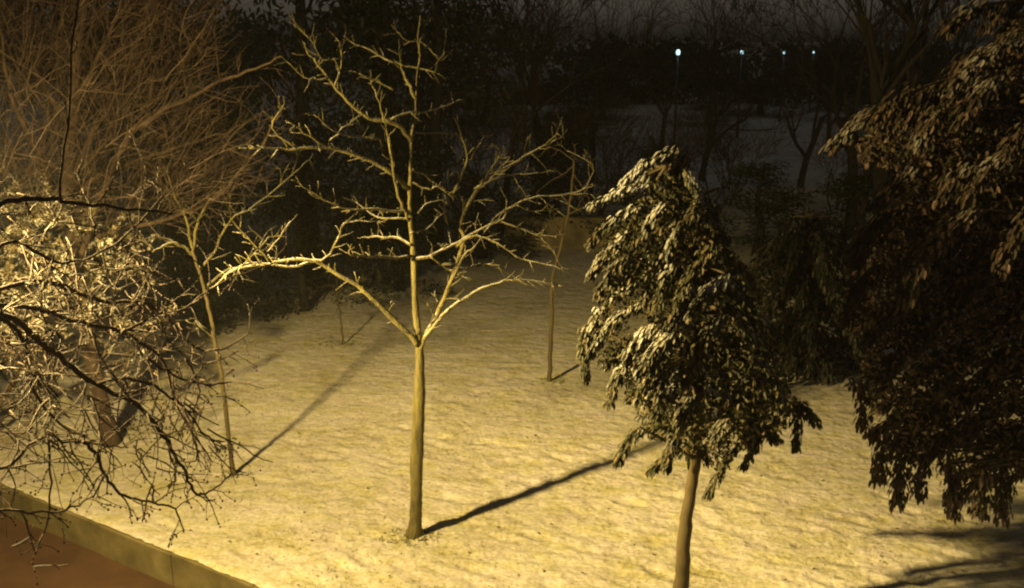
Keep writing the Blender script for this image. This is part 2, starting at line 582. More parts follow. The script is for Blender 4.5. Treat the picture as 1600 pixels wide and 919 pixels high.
# ------------------------------------------------------------------ low retaining wall at the path
def retaining_wall():
    base = WA.copy(); base.z = PATH_Z
    t = thing('retaining_wall', base, 'low mossy concrete wall holding the snowy lawn above the reddish path', 'garden wall')
    m, nt, b = new_mat('mossy_concrete')
    vec = obj_coord(nt)
    n1 = nz(nt, 2.2, 5, .65, vec); n2 = nz(nt, 40, 3, .6, vec)
    c = ramp(nt, n1.outputs['Fac'], [(.3, (.11, .092, .040)), (.55, (.21, .175, .08)), (.75, (.33, .28, .16))]).outputs['Color']
    nt.links.new(c, b.inputs['Base Color']); b.inputs['Roughness'].default_value = .9
    bump(nt, b, n2.outputs['Fac'], .4, .008)
    V = []; F = []
    rnd = random.Random(5)
    s = -8.0
    while s < 12:
        L = 1.15
        a = WA + wd * (s + .003); e = WA + wd * (s + L - .003)
        hgt = .0 + rnd.uniform(-.006, .006); dz = rnd.uniform(-.006, .006)
        o0 = wn_ * (0.0 + dz); o1 = wn_ * .16
        k = len(V)
        ch = wn_ * .012
        for q in (a, e):
            for off, z in ((o0, PATH_Z - .05), (o0, hgt - .012), (o0 + ch, hgt), (o1, hgt), (o1, PATH_Z - .05)):
                p = q + off; V.append((p.x, p.y, z))
        for i in range(5):
            j = (i + 1) % 5
            F.append((k + i, k + j, k + 5 + j, k + 5 + i))
        F.append(tuple(k + i for i in reversed(range(5)))); F.append(tuple(k + 5 + i for i in range(5)))
        s += L
    link_mesh('wall_blocks', V, F, m, t, smooth=False)
    # snow lying on the wall top, ragged at its front edge
    V = []; F = []
    ss = np.arange(-8, 12, .05)
    for s_ in ss:
        q = WA + wd * s_
        f0 = .02 + .022 * noise.noise((s_ * 3, 1, 0)) + .02 * noise.noise((s_ * 11, 5, 0))
        hh = .022 + .01 * noise.noise((s_ * 2, 9, 0))
        for off, z in ((f0, .008), (f0 + .02, hh), (.1, hh + .008), (.24, .012)):
            p = q + wn_ * off; V.append((p.x, p.y, z))
    for i in range(len(ss) - 1):
        for k in range(3):
            a = i * 4 + k
            F.append((a, a + 4, a + 5, a + 1))
    link_mesh('snow_cap', V, F, M['lawn'], t)
retaining_wall()

street_lamp((LAMP.x, LAMP.y, PATH_Z), LAMP.z - PATH_Z, 'dark steel lamp post with warm yellow bulb beside the reddish path', M['post'], M['glow_warm'], LAMP_COL, LAMP_W, None, .13)

# ================================================================== main bare pruned tree
def Z(*pts):
    return [(340 + a / 1.998, b / 1.998) for a, b in pts]

def main_tree():
    rnd = random.Random(11)
    Y = 9.28
    base = G(648, 836); base.z = 0
    t = thing('pruned_tree', base, 'bare pruned tree with knobbly lit branches alone in the middle of the snowy lawn', 'tree')
    tb = Tubes()
    path = limb_path([(647, 850), (648, 830), (650, 780), (652, 700), (655, 620), (656, 560), (653, 520), (649, 480), (646, 400), (641, 340), (640, 300), (642, 250), (643, 210), (648, 185), (650, 145), (652, 110), (656, 88), (653, 62), (657, 25)], Y, Y + .1, rnd, .003, 9)
    rad = []
    z0 = path[0].z
    for q in path:
        h = q.z - z0
        if h < 1.85: r = .068 - .004 * h + .05 * max(0, 1 - h / .25) ** 2
        else: r = max(.006, .0415 - .037 * min(1, (h - 1.85) / 2.9))
        if 1.6 < h < 2.15: r = .0616 + (.040 - .0616) * ((h - 1.6) / .55) ** 2 * (3 - 2 * (h - 1.6) / .55)
        rad.append(r)
    tb.add(path, rad, 20, True, .13, .05)
    tb.build('trunk', M['bark_main'], t)
    def br(px, y0, y1, r0, r1, step=.055, l=(.03, .16), dep=0):
        b = Tubes()
        p = limb_path(px, Y + y0, Y + y1, rnd, .009, 3)
        r = taper(len(p), r0 * .74, r1 * .62)
        r = [q * rnd.uniform(.92, 1.12) for q in r]
        b.add(p, r, 8, True, .2)
        spurs(b, p, r, rnd, step, l[0], l[1], .006, .25, dep)
        twig(b, p[-1], p[-1] - p[-2], .09, r[-1] * .9, rnd, 0, 0, None, .01, .3, 4, 3)
        return b
    def join(*bs):
        o = bs[0]
        for b in bs[1:]:
            k = len(o.v); o.v += b.v; o.f += [tuple(i + k for i in f) for f in b.f]
        return o
    def put(*bs): join(*bs).build('branch', M['bark_main'], t)
    # left side
    put(br([(652, 540), (636, 520), (605, 490), (570, 457), (535, 432)] + Z((330, 830), (290, 812), (225, 812), (150, 825), (50, 845), (0, 885)), 0, -.5, .040, .012),
        br(Z((290, 820), (220, 832), (100, 822), (60, 840)), -.3, -.6, .02, .009),
        br(Z((160, 818), (140, 790), (100, 750), (70, 715), (40, 680)), -.4, -.7, .014, .006),
        br(Z((155, 785), (190, 745), (230, 690)), -.45, -.3, .010, .005),
        br(Z((300, 812), (340, 805), (370, 760), (385, 712), (410, 692), (500, 690)), -.3, -.1, .016, .006))
    put(br(Z((606, 800), (540, 805), (480, 800), (425, 797), (410, 783)), 0, -.6, .022, .008))
    put(br(Z((604, 765), (560, 745), (500, 740), (458, 740)), 0, .4, .02, .01))
    put(br(Z((600, 682), (540, 682), (480, 670), (430, 630)), 0, .5, .015, .006),)
    put(br(Z((598, 660), (500, 655), (420, 655), (370, 640), (310, 610), (255, 572)), 0, -.7, .02, .006))
    put(br(Z((598, 690), (580, 650), (560, 590), (545, 500), (528, 400), (520, 375), (505, 320), (485, 270), (478, 250)), .0, -.45, .022, .007),
        br(Z((548, 280), (500, 255), (440, 228)), -.4, -.5, .012, .006))
    put(br(Z((604, 440), (575, 402), (530, 376), (490, 375), (440, 345), (390, 300), (350, 250), (310, 200), (278, 158)), 0, -.5, .034, .012),
        br(Z((345, 245), (310, 245), (270, 240), (218, 194)), -.45, -.6, .011, .005),
        br(Z((365, 265), (380, 230), (385, 150), (368, 118)), -.45, -.2, .013, .006),
        br(Z((400, 178), (330, 188), (300, 140), (260, 95), (236, 62)), -.3, -.5, .010, .005),
        br(Z((372, 160), (398, 108)), -.25, -.2, .006, .004))
    put(br(Z((598, 590), (550, 550), (500, 515), (430, 485), (350, 460), (250, 465), (170, 462), (98, 462)), 0, -.9, .032, .012),
        br(Z((335, 455), (270, 412), (235, 390)), -.6, -.9, .015, .008),
        br(Z((345, 450), (390, 402), (435, 370), (440, 350)), -.6, -.3, .010, .005),
        br(Z((245, 462), (170, 400), (205, 330)), -.75, -.9, .012, .005),
        br(Z((385, 418), (350, 400), (300, 358)), -.5, -.7, .009, .004),
        br(Z((380, 420), (450, 430), (525, 440)), -.5, -.1, .010, .006))
    # top
    put(br(Z((620, 310), (600, 270), (580, 230), (572, 190), (568, 145)), 0, .2, .022, .008),
        br(Z((580, 205), (520, 185), (470, 155), (415, 130)), .1, .3, .013, .006),
        br(Z((585, 208), (650, 215), (687, 230)), .1, .1, .010, .005))
    put(br(Z((628, 165), (630, 130), (590, 125), (558, 98)), .1, -.1, .012, .006),
        br(Z((630, 130), (660, 150), (700, 190), (712, 120)), .1, .3, .009, .004),
        br(Z((632, 60), (660, 66)), .1, .2, .005, .004))
    # right
    put(br(Z((540, 372), (600, 350), (650, 350), (700, 335), (745, 315)), -.2, .3, .014, .007),)
    put(br([(655, 548), (662, 530), (680, 500), (701, 451), (715, 410), (724, 375), (719, 352), (728, 325), (745, 300), (765, 275), (800, 258), (830, 238), (860, 224), (880, 212)], 0, .9, .040, .009, .08, (.05, .26), 1),
        br(Z((720, 700), (710, 670), (698, 648)), .4, .3, .014, .009),
        br(Z((735, 605), (765, 540), (780, 480), (760, 430), (750, 385)), .5, .3, .016, .006, .09, (.05, .2)),
        br(Z((790, 500), (830, 430)), .6, .6, .010, .005),
        br(Z((800, 590), (870, 560), (930, 545), (1010, 540)), .7, .8, .013, .005, .08, (.05, .22), 1),
        br(Z((920, 545), (940, 580), (958, 605)), .8, .7, .008, .004),
        br(Z((850, 540), (880, 470), (850, 455)), .7, .5, .010, .005))
    put(br(Z((610, 530), (650, 550), (690, 580), (735, 605)), 0, .45, .014, .010),
        br(Z((690, 578), (730, 545), (770, 470)), .3, .5, .010, .005))
    put(br(Z((606, 570), (640, 585), (660, 590), (690, 585), (720, 605)), 0, .1, .014, .007),
        br(Z((625, 665), (650, 640), (700, 622), (716, 632)), 0, .2, .010, .006))
    put(br(Z((606, 810), (650, 805), (700, 782), (750, 755), (830, 712), (890, 682), (920, 640), (1000, 615), (1100, 605), (1150, 580), (1170, 515), (1090, 470)), 0, .8, .022, .005, .08, (.05, .24), 1),
        br(Z((880, 690), (960, 720), (1010, 735), (1065, 735)), .5, .5, .012, .006),
        br(Z((930, 640), (990, 660), (1050, 655)), .6, .9, .010, .005))
    put(br(Z((745, 770), (780, 745), (820, 738), (870, 760), (930, 800), (1000, 820), (1072, 834)), .15, .0, .018, .007),
        br(Z((1072, 832), (1045, 780), (1010, 745)), .0, .1, .007, .004))
    put(br([(662, 532), (676, 512), (700, 485), (740, 457), (770, 445), (800, 438), (835, 440), (872, 446)], 0, .5, .030, .010),)
    put(br(Z((660, 800), (720, 842), (760, 855), (800, 830), (860, 825), (890, 842), (920, 860)), .0, .4, .012, .005))
    put(br(Z((715, 905), (750, 832), (775, 790), (800, 770), (850, 705)), .05, .2, .02, .007))
    put(br(Z((600, 730), (650, 715), (700, 670)), 0, .5, .014, .006))
    put(br(Z((612, 418), (665, 415), (740, 420)), .05, .3, .008, .005))
main_tree()

# ================================================================== young trees and stakes on the lawn
def young_left():
    rnd = random.Random(21)
    base = G(364, 742); Y = base.y
    t = thing('young_tree', base, 'thin leaning young tree at the left of the lawn with a long straight shadow', 'tree')
    tb = Tubes()
    p = limb_path([(366, 748), (364, 735), (358, 690), (351, 620), (343, 570), (336, 535), (328, 490), (318, 450), (308, 415), (300, 392)], Y, Y - .1, rnd, .006)
    tb.add(p, taper(len(p), .030, .016), 9, True, .12, .02)
    tb.build('trunk', M['bark_trunk'], t)
    for px, a, b_, r0 in (([(302, 398), (285, 385), (262, 380), (238, 394)], 0, -.4, .022), ([(300, 392), (308, 350), (330, 310), (365, 290)], 0, .3, .02),
                         ([(302, 396), (290, 340), (270, 300), (262, 262)], 0, .2, .02), ([(318, 450), (350, 425), (380, 412), (420, 370)], 0, -.3, .016),
                         ([(310, 420), (330, 400), (360, 345), (400, 320), (470, 262)], 0, .4, .016), ([(335, 530), (315, 512), (290, 500)], 0, -.3, .010)):
        b = Tubes()
        q = limb_path(px, Y + a, Y + b_, rnd, .012)
        r = taper(len(q), r0, .006)
        b.add(q, r, 6)
        spurs(b, q, r, rnd, .11, .12, .4, .005, .2, 1)
        b.build('branch', M['bark_main'], t)
young_left()

def sapling(u, v, top, label, seed, r=.03, twigs=10, Y=None, bk='bark_leafy', tl=(.2, .5)):
    rnd = random.Random(seed)
    base = G(u, v); Y = base.y
    t = thing('sapling', base, label, 'young tree', 'thin saplings on the snowy lawn')
    tb = Tubes()
    p = limb_path([(u, v + 4)] + top, Y, Y, rnd, .012)
    rad = taper(len(p), r, r * .35)
    tb.add(p, rad, 8)
    tb.build('trunk', M[bk], t)
    b = Tubes()
    n = len(p)
    for k in range(twigs):
        i = rnd.randint(int(n * .55), n - 1)
        twig(b, p[i], rv(rnd) + Vector((0, 0, .4)), rnd.uniform(*tl), r * .3, rnd, 1, .02)
    b.build('crown', M[bk], t)
    return t, Y
sapling(859, 596, [(860, 540), (862, 470), (866, 420), (880, 370), (893, 300), (896, 250)], 'slim dark sapling trunk standing alone behind the pruned tree, right of it', 31, .036, 12)
sapling(536, 540, [(534, 510), (530, 480), (526, 440)], 'tiny sapling at the dark back edge of the lawn, left of the pruned tree', 32, .018, 14, tl=(.15, .35))

# small leafy clump at foot of the young tree / sapling feet
# ================================================================== trees at left
def left_tall_tree():
    """tall bare tree behind, brown haze of twigs"""
    rnd = random.Random(41)
    base = G(172, 694); Y = base.y
    t = thing('bare_tree', base, 'tall brown bare tree filling the upper left with a haze of fine twigs', 'tree')
    tb = Tubes()
    p = limb_path([(174, 700), (168, 670), (155, 620), (140, 540), (120, 440), (105, 330), (110, 200), (122, 80), (135, -60)], Y, Y - .8, rnd, .02)
    tb.add(p, taper(len(p), .12, .05), 9)
    tb.build('trunk', M['bark_brown'], t)
    def limb(px, y0, y1, r0, step=.13, l=(.4, 1.1)):
        b = Tubes()
        q = limb_path(px, y0, y1, rnd, .02)
        r = taper(len(q), r0, .008)
        b.add(q, r, 6)
        spurs(b, q, r, rnd, step, l[0], l[1], .008, .12, 1)
        b.build('branch', M['bark_brown'], t)
    limb([(118, 430), (160, 300), (200, 212), (245, 180), (290, 155), (345, 128), (400, 108), (442, 88)], Y - .4, Y - 1.2, .04, .2, (.2, .7))
    limb([(115, 420), (130, 300), (180, 265), (240, 243), (300, 222), (350, 208), (385, 190)], Y - .3, Y - .6, .032, .2, (.2, .7))
    limb([(110, 380), (180, 360), (260, 340), (335, 310), (372, 270), (410, 225), (441, 168)], Y - .3, Y - 1, .03, .2, (.2, .6))
    limb([(108, 330), (60, 240), (20, 150), (0, 60), (-10, -40)], Y - .3, Y - 1.5, .04)
    limb([(108, 280), (160, 180), (210, 100), (250, 20), (275, -40)], Y - .5, Y + .6, .035)
    limb([(112, 200), (60, 120), (40, 40), (30, -40)], Y - .6, Y + .4, .03)
    limb([(115, 160), (170, 60), (190, -20)], Y - .6, Y - 1.4, .03)
    # fine twig haze
    b = Tubes()
    poly = [(-60, -60), (300, -60), (330, 60), (300, 150), (330, 230), (370, 280), (340, 330), (240, 360), (-60, 360)]
    n = 0
    while n < 1300:
        u = rnd.uniform(-80, 400); v = rnd.uniform(-80, 370)
        if not in_poly(u, v, poly): continue
        n += 1
        q = P(u, v, Y + rnd.gauss(-.6, .9))
        dv = (q - P(60, 520, Y)).normalized() * 1.1 + rv(rnd) * .55
        twig(b, q, dv, rnd.uniform(.3, .9), .0045, rnd, 1, 0, None, .01, .16, 3, 3)
    b.build('twigs', M['bark_brown'], t)
left_tall_tree()

def left_bush():
    """small-leaved bush by the lamp, brightly lit"""
    rnd = random.Random(51)
    base = Vector((-7.0, 11.6, 0)); Y = 11.3
    t = thing('frosted_shrub', base, 'tangled shrub with small frosted leaves, brightest thing at the left edge', 'shrub')
    tb = Tubes(); lv = Leaves()
    poly = [(-120, 300), (60, 320), (140, 350), (215, 380), (225, 420), (210, 470), (240, 510), (220, 560), (190, 590), (120, 590), (60, 640), (-120, 690)]
    for k in range(5):
        e = P(rnd.uniform(-60, 220), rnd.uniform(360, 480), Y + rnd.uniform(-.5, .4))
        s = base + Vector((rnd.uniform(-.3, .3), rnd.uniform(-.2, .2), -.02))
        mid = s.lerp(e, .5) + Vector((rnd.uniform(-.2, .2), 0, .3))
        q = smooth_path([s, mid, e], 6)
        tb.add(q, taper(len(q), .05, .015), 7)
    n = 0
    tw = Tubes()
    while n < 330:
        u = rnd.uniform(-120, 330); v = rnd.uniform(300, 690)
        if not in_poly(u, v, poly): continue
        if u > 180 and rnd.random() < .5: continue
        if v > 520 and rnd.random() < .55: continue
        n += 1
        yy = Y + rnd.gauss(0, .5)
        q = P(u, v, yy)
        d = Vector((rnd.uniform(-.8, 1), rnd.uniform(-.7, .5), rnd.uniform(-.5, .8))).normalized()
        L = rnd.uniform(.25, .6)
        pts = [q]
        for i in range(6):
            d = (d + rv(rnd) * .3 + Vector((0, 0, -.04))).normalized()
            pts.append(pts[-1] + d * L / 6)
        tw.add(pts, taper(7, .006, .003), 4)
        for i in range(1, 7):
            if rnd.random() < .5:
                twig(tw, pts[i], d + rv(rnd), rnd.uniform(.08, .25), .0035, rnd, 0)
            dens = 8 if v < 520 else 1
            for j in range(dens):
                a = (d * .4 + rv(rnd))
                lv.add(pts[i] + rv(rnd) * .02, a, rv(rnd) + Vector((-.2, -.3, .7)), rnd.uniform(.035, .08), rnd.uniform(.018, .036))
    tb.build('stems', M['bark_brown'], t)
    tw.build('twigs', M['bark_snow'], t)
    lv.build('leaves', M['leaf_small'], t, 5)
left_bush()

def budded_shrub():
    """dark drooping branches with buds, close to the path"""
    rnd = random.Random(61)
    base = Vector((-3.75, 5.9, PATH_Z))
    t = thing('budded_shrub', base, 'dark drooping bare shrub with fat buds hanging over the low wall', 'shrub')
    Y = 6.6
    st = Tubes()
    hub = P(-60, 470, 6.2)
    for k in range(3):
        o = Vector((rnd.uniform(-.15, .15), rnd.uniform(-.15, .15), 0))
        q = smooth_path([base + o, base.lerp(hub, .5) + o * 2, hub + Vector((0, 0, rnd.uniform(-.1, .3)))], 6)
        st.add(q, taper(len(q), .05, .03), 8)
    st.build('stems', M['bark_red'], t)
    def limb(px, y0, y1, r0, step=.09, l=(.06, .3), dep=1, dr=.05):
        b = Tubes(); bd = b
        q = limb_path(px, y0 - .75, y1 - .75, rnd, .009, 5)
        r = taper(len(q), r0, .005)
        b.add(q, r, 6)
        spurs(b, q, r, rnd, step, l[0], l[1], .006, -.05, dep, bd, .0055, dr)
        o = b.build('branch', M['bark_red'], t)
    limb([(-60, 470), (20, 500), (90, 555), (150, 600), (215, 635), (255, 680), (285, 730), (308, 772), (330, 765), (362, 740)], 6.2, 6.9, .024)
    limb([(150, 600), (200, 590), (250, 610), (290, 640), (320, 680), (350, 690)], 6.5, 7, .012)
    limb([(230, 560), (270, 585), (320, 600), (362, 597)], 6.6, 7.1, .010, .1, (.05, .2))
    limb([(130, 690), (150, 710), (165, 745), (195, 775), (240, 787), (272, 795), (287, 832)], 6.2, 6.6, .012)
    limb([(240, 787), (236, 760), (222, 815)], 6.5, 6.5, .007, .08, (.04, .12), 0)
    limb([(-60, 640), (0, 730), (40, 700), (75, 680), (100, 690), (160, 695), (200, 700)], 6, 6.4, .014)
    limb([(-60, 790), (30, 800), (90, 798), (140, 780), (165, 740)], 5.9, 6.2, .010, .12, (.06, .3))
    limb([(75, 680), (80, 740), (75, 800), (62, 850)], 6.2, 6.1, .008, .12, (.05, .2))
    limb([(-60, 470), (40, 480), (110, 500), (190, 520), (250, 560), (280, 640), (330, 720)], 6.2, 7.1, .018)
    limb([(-60, 470), (30, 520), (50, 600), (90, 660), (150, 690)], 6.2, 6.3, .016)
    limb([(-60, 470), (60, 440), (160, 470), (240, 480), (300, 540), (345, 545), (395, 520)], 6.2, 7.3, .016, .09, (.06, .25))
    limb([(190, 520), (230, 500), (290, 480), (350, 440), (430, 410)], 6.6, 7.4, .010, .14, (.06, .25))
    limb([(250, 660), (262, 700), (275, 745), (262, 760)], 6.7, 6.8, .008, .06, (.04, .14), 0)
    limb([(290, 560), (310, 610), (300, 660), (308, 715), (280, 720)], 6.9, 7, .008, .06, (.05, .16), 0)
    limb([(-60, 330), (0, 318), (60, 312), (110, 316), (200, 326), (270, 335)], 5.6, 6.2, .017, .25, (.1, .4))
    limb([(-40, 420), (20, 380), (100, 410), (180, 380), (260, 300)], 6, 6.8, .012, .2, (.1, .4))
    limb([(95, 318), (103, 200), (116, 60), (130, -60)], 5.4, 5.6, .0065, .3, (.1, .3), 0, 0)
    tw = Tubes()
    poly = [(-60, 330), (120, 330), (230, 400), (330, 520), (345, 600), (330, 700), (250, 740), (120, 700), (-60, 760)]
    n = 0
    while n < 230:
        u = rnd.uniform(-60, 350); v = rnd.uniform(330, 760)
        if not in_poly(u, v, poly): continue
        n += 1
        q = P(u, v, rnd.uniform(5.2, 6.6))
        twig(tw, q, Vector((rnd.uniform(-.4, 1), rnd.uniform(-.4, .5), rnd.uniform(-.9, .4))), rnd.uniform(.15, .5), .006, rnd, 1, .05, tw if rnd.random() < .4 else None, .0045, .35, 4, 2)
    tw.build('twigs', M['bark_red'], t)
budded_shrub()

# ================================================================== leafy trees at right
def plume_crown(t, poly, axis_top, axis_bot, Y, depth, nspray, leaf, mat, seed, wood, per=110, length=(.45, .8), width=.10, core=1500, drop=.75, dens=None, traced=(), gap=1.5, snow_z=(0, 0)):
    """heavy leafy plumes that leave the stem, arch over and hang; sparse dark leaves between"""
    rnd = random.Random(seed)
    lv = Leaves(); wt = Tubes()
    us = [p[0] for p in poly]; vs = [p[1] for p in poly]
    def axis(v, up):
        f = min(1, max(0, (v - axis_top[1]) / (axis_bot[1] - axis_top[1]) - up))
        return P(axis_top[0] + (axis_bot[0] - axis_top[0]) * f, axis_top[1] + (axis_bot[1] - axis_top[1]) * f, Y)
    def sn(z):                                     # snow cover fades out towards the bottom of the crown
        if snow_z[1] <= snow_z[0]: return 1.0
        return min(1, max(0, (z - snow_z[0]) / (snow_z[1] - snow_z[0]) + rnd.uniform(-.2, .2)))
    tips = []
    tries = 0
    todo = []
    for (u0, v0, u1, v1, dy) in traced:
        a_ = P(u0, v0, Y + dy * depth + .06); b_ = P(u1, v1, Y + dy * depth - .05)
        todo.append((a_, b_))
        tips.append(b_); tips.append(a_.lerp(b_, .4))
    ntr = len(tips)
    def plume(start, tip, ax, dn, L):
        mid = start.lerp(tip, .5) + Vector((0, 0, L * .07)) + dn * L * .04
        pts = smooth_path([start, mid, tip], 5)
        wt.add(pts, taper(len(pts), .010, .003), 4, False)
        q = smooth_path([ax, ax.lerp(start, .5) + Vector((0, 0, .06)) + rv(rnd) * .06, start], 4)
        wt.add(q, taper(len(q), .020, .010), 5, False)
        m = int(per * rnd.uniform(.75, 1.2) * (.45 + L))
        for j in range(m):
            f = rnd.random() ** .85
            i = min(len(pts) - 2, int(f * (len(pts) - 1)))
            p = pts[i].lerp(pts[i + 1], f * (len(pts) - 1) - i)
            sd = (pts[i + 1] - pts[i]).normalized()
            side = rv(rnd)
            side.z = side.z * .6
            w = width * (1.05 - .55 * f) * rnd.uniform(.1, 1)
            a = sd * .7 + side * .55 + Vector((0, 0, -.55))
            l = leaf * (.4 + .95 * rnd.random() ** .8)
            lv.add(p + side * w, a, Vector((0, 0, .9)) + side * .6 + dn * .25 + rv(rnd) * .35, l, l * rnd.uniform(.34, .48), sn(p.z))
    for a_, b_ in todo:
        d = b_ - a_
        h = Vector((d.x, d.y, 0))
        ax = axis(0, 0); ax = min([axis(axis_top[1] + (axis_bot[1] - axis_top[1]) * k / 10, 0) for k in range(11)], key=lambda q: abs(q.z - a_.z + .25))
        plume(a_, b_, ax, h.normalized() if h.length > .02 else Vector((-1, 0, 0)), d.length)
    while len(tips) - ntr < nspray and tries < 30000:
        tries += 1
        u = rnd.uniform(min(us), max(us)); v = rnd.uniform(min(vs), max(vs))
        if not in_poly(u, v, poly): continue
        if dens and rnd.random() > dens(u, v): continue
        yy = Y + depth * rnd.uniform(-.45 if traced else -1, 1)
        tip = P(u, v, yy)
        if any((tip - q).length < width * gap for q in tips): continue
        ax = axis(v, .14 + rnd.uniform(-.05, .08))
        d = tip - ax; d.z = 0
        dn = d.normalized() if d.length > .05 else Vector((rnd.uniform(-1, 1), rnd.uniform(-1, .2), 0)).normalized()
        L = rnd.uniform(*length)
        start = tip - dn * L * .75 + Vector((0, 0, L * drop * rnd.uniform(.6, 1.1)))
        rx = start.x; q_ = start - Vector((0, 0, CAM_H))
        dep_ = q_.y * cp - q_.z * sp
        us_ = 800 + FPX * q_.x / dep_; vs_ = 459.5 - FPX * (q_.z * cp + q_.y * sp) / dep_
        if not in_poly(us_, vs_ + 12, poly): continue
        tips.append(tip)
        plume(start, tip, ax, dn, L)
    n = 0
    cu = (min(us) + max(us)) / 2; cv = (min(vs) + max(vs)) / 2
    while n < core:
        u = rnd.uniform(min(us), max(us)); v = rnd.uniform(min(vs), max(vs))
        u2 = cu + (u - cu) * 1.12; v2 = cv + (v - cv) * 1.12
        if not in_poly(u2, v2, poly): continue
        if dens and rnd.random() > dens(u, v): continue
        n += 1
        q = P(u, v, Y + depth * rnd.uniform(-.5, .7))
        lv.add(q, rv(rnd) + Vector((0, 0, -.8)), rv(rnd) + Vector((0, 0, .5)), leaf * rnd.uniform(.7, 1.3), leaf * .45, 0.0)
    wt.build('limbs', M[wood], t)
    lv.build('crown', M[mat], t, seed, .13)

def leafy_tree():
    rnd = random.Random(71)
    Y = 7.75
    base = P(1058, 1015, Y); base.z = 0
    t = thing('leafy_tree', base, 'small evergreen tree with a bent trunk and pale dusted leaves, front right of the lawn', 'tree')
    tb = Tubes()
    p = limb_path([(1056, 1000), (1060, 960), (1065, 915), (1068, 860), (1072, 810), (1080, 765), (1087, 720), (1092, 660), (1095, 560), (1088, 470), (1080, 390)], Y, Y, rnd, .006)
    p[0].z = -.03
    tb.add(p, [.078 - .055 * (i / (len(p) - 1)) + .03 * max(0, 1 - i / 5) ** 2 for i in range(len(p))], 18, True, .12, .05)
    tb.build('trunk', M['bark_leafy'], t)
    poly = [(1035, 240), (1085, 285), (1130, 290), (1125, 330), (1165, 400), (1190, 470), (1230, 540), (1235, 600), (1265, 640), (1240, 690), (1190, 700), (1150, 720), (1120, 760), (1095, 735), (1040, 715), (1000, 700), (985, 660), (960, 620), (945, 570), (915, 580), (912, 520), (930, 470), (925, 400), (935, 340), (960, 310), (985, 275)]
    def dens(u, v):
        if 950 < u < 1010 and 470 < v < 530: return .25
        return 1
    tr = [(1056, 234, 974, 284, -.1), (1015, 290, 922, 322, -.3), (1000, 322, 919, 382, -.5), (985, 362, 922, 430, -.2), (980, 398, 932, 462, -.6),
          (1040, 322, 1000, 378, -.6), (1085, 326, 1042, 402, -.7), (1134, 292, 1116, 334, .1), (1115, 380, 1046, 508, -.9), (1052, 412, 1026, 478, -.8),
          (1135, 428, 1076, 494, -.7), (944, 478, 906, 556, -.1), (1022, 506, 975, 562, -.8), (1058, 518, 998, 584, -1.0), (1128, 492, 1072, 602, -.9),
          (1060, 522, 995, 626, -.95), (992, 545, 949, 634, -.5), (917, 506, 914, 594, .1), (1036, 578, 1026, 650, -1.0), (1086, 620, 1058, 664, -.9),
          (1000, 668, 964, 724, -.3), (1140, 655, 1114, 694, -.6), (1182, 668, 1105, 774, -.2), (1215, 650, 1160, 730, .1), (1250, 630, 1243, 702, .2), (1248, 628, 1276, 662, .2),
          (1055, 684, 1040, 730, -.6), (1085, 695, 1015, 736, .1), (1190, 560, 1230, 640, .1), (1150, 470, 1190, 560, -.1)]
    plume_crown(t, poly, (1062, 255), (1090, 720), Y, .8, 110, .054, 'leaf_pale', 72, 'bark_leafy', 270, (.3, .6), .075, 8000, .8, dens, tr, 1.6, (1.85, 2.4))
    # stray hanging tips
leafy_tree()

def big_right():
    Y = 8.5
    rnd = random.Random(81)
    base = Vector((5.15, Y + .1, 0))
    t = thing('drooping_evergreen', base, 'large dark evergreen with tiered drooping sprays at the right edge', 'tree')
    tb = Tubes()
    p = smooth_path([base + Vector((0, 0, -.03)), base + Vector((.05, 0, 1)), base + Vector((-.05, .05, 2.6)), base + Vector((-.1, 0, 4.2)), base + Vector((0, 0, 5.6))], 5)
    tb.add(p, taper(len(p), .14, .03), 10)
    tb.build('trunk', M['bark_leafy'], t)
    poly = [(1500, 70), (1560, 20), (1620, -60), (1800, -60), (1800, 810), (1640, 790), (1590, 770), (1550, 775), (1500, 795), (1440, 760), (1400, 755), (1375, 710), (1350, 660), (1320, 600), (1340, 540), (1325, 450), (1350, 400), (1345, 360), (1385, 300), (1390, 250), (1320, 235), (1310, 205), (1370, 175), (1420, 150), (1480, 110)]
    tr = [(1548, 5, 1480, 46, -.2), (1600, 60, 1486, 138, -.4), (1390, 172, 1300, 230, .0), (1462, 145, 1414, 186, -.4), (1476, 172, 1436, 230, -.6), (1380, 194, 1362, 248, -.1),
          (1442, 254, 1366, 322, -.3), (1516, 258, 1470, 312, -.7), (1580, 240, 1508, 308, -.8), (1394, 328, 1335, 392, -.2), (1530, 326, 1443, 400, -.7), (1472, 362, 1413, 470, -.6),
          (1366, 355, 1339, 410, -.1), (1372, 416, 1332, 464, -.1), (1560, 120, 1500, 190, -.7), (1640, 180, 1570, 240, -.9), (1620, 330, 1560, 420, -.9), (1350, 440, 1322, 500, .1),
          (1385, 665, 1372, 750, -.2), (1345, 590, 1350, 670, .1), (1484, 725, 1490, 805, -.5), (1440, 710, 1436, 775, -.4), (1536, 730, 1530, 800, -.6), (1572, 725, 1566, 805, -.4), (1410, 700, 1402, 785, -.3)]
    plume_crown(t, poly, (1720, -60), (1720, 820), Y, 1.1, 210, .070, 'leaf_brown', 82, 'bark_dark', 270, (.4, .8), .14, 24000, .6, None, tr, 1.5, (2.7, 3.6))
big_right()

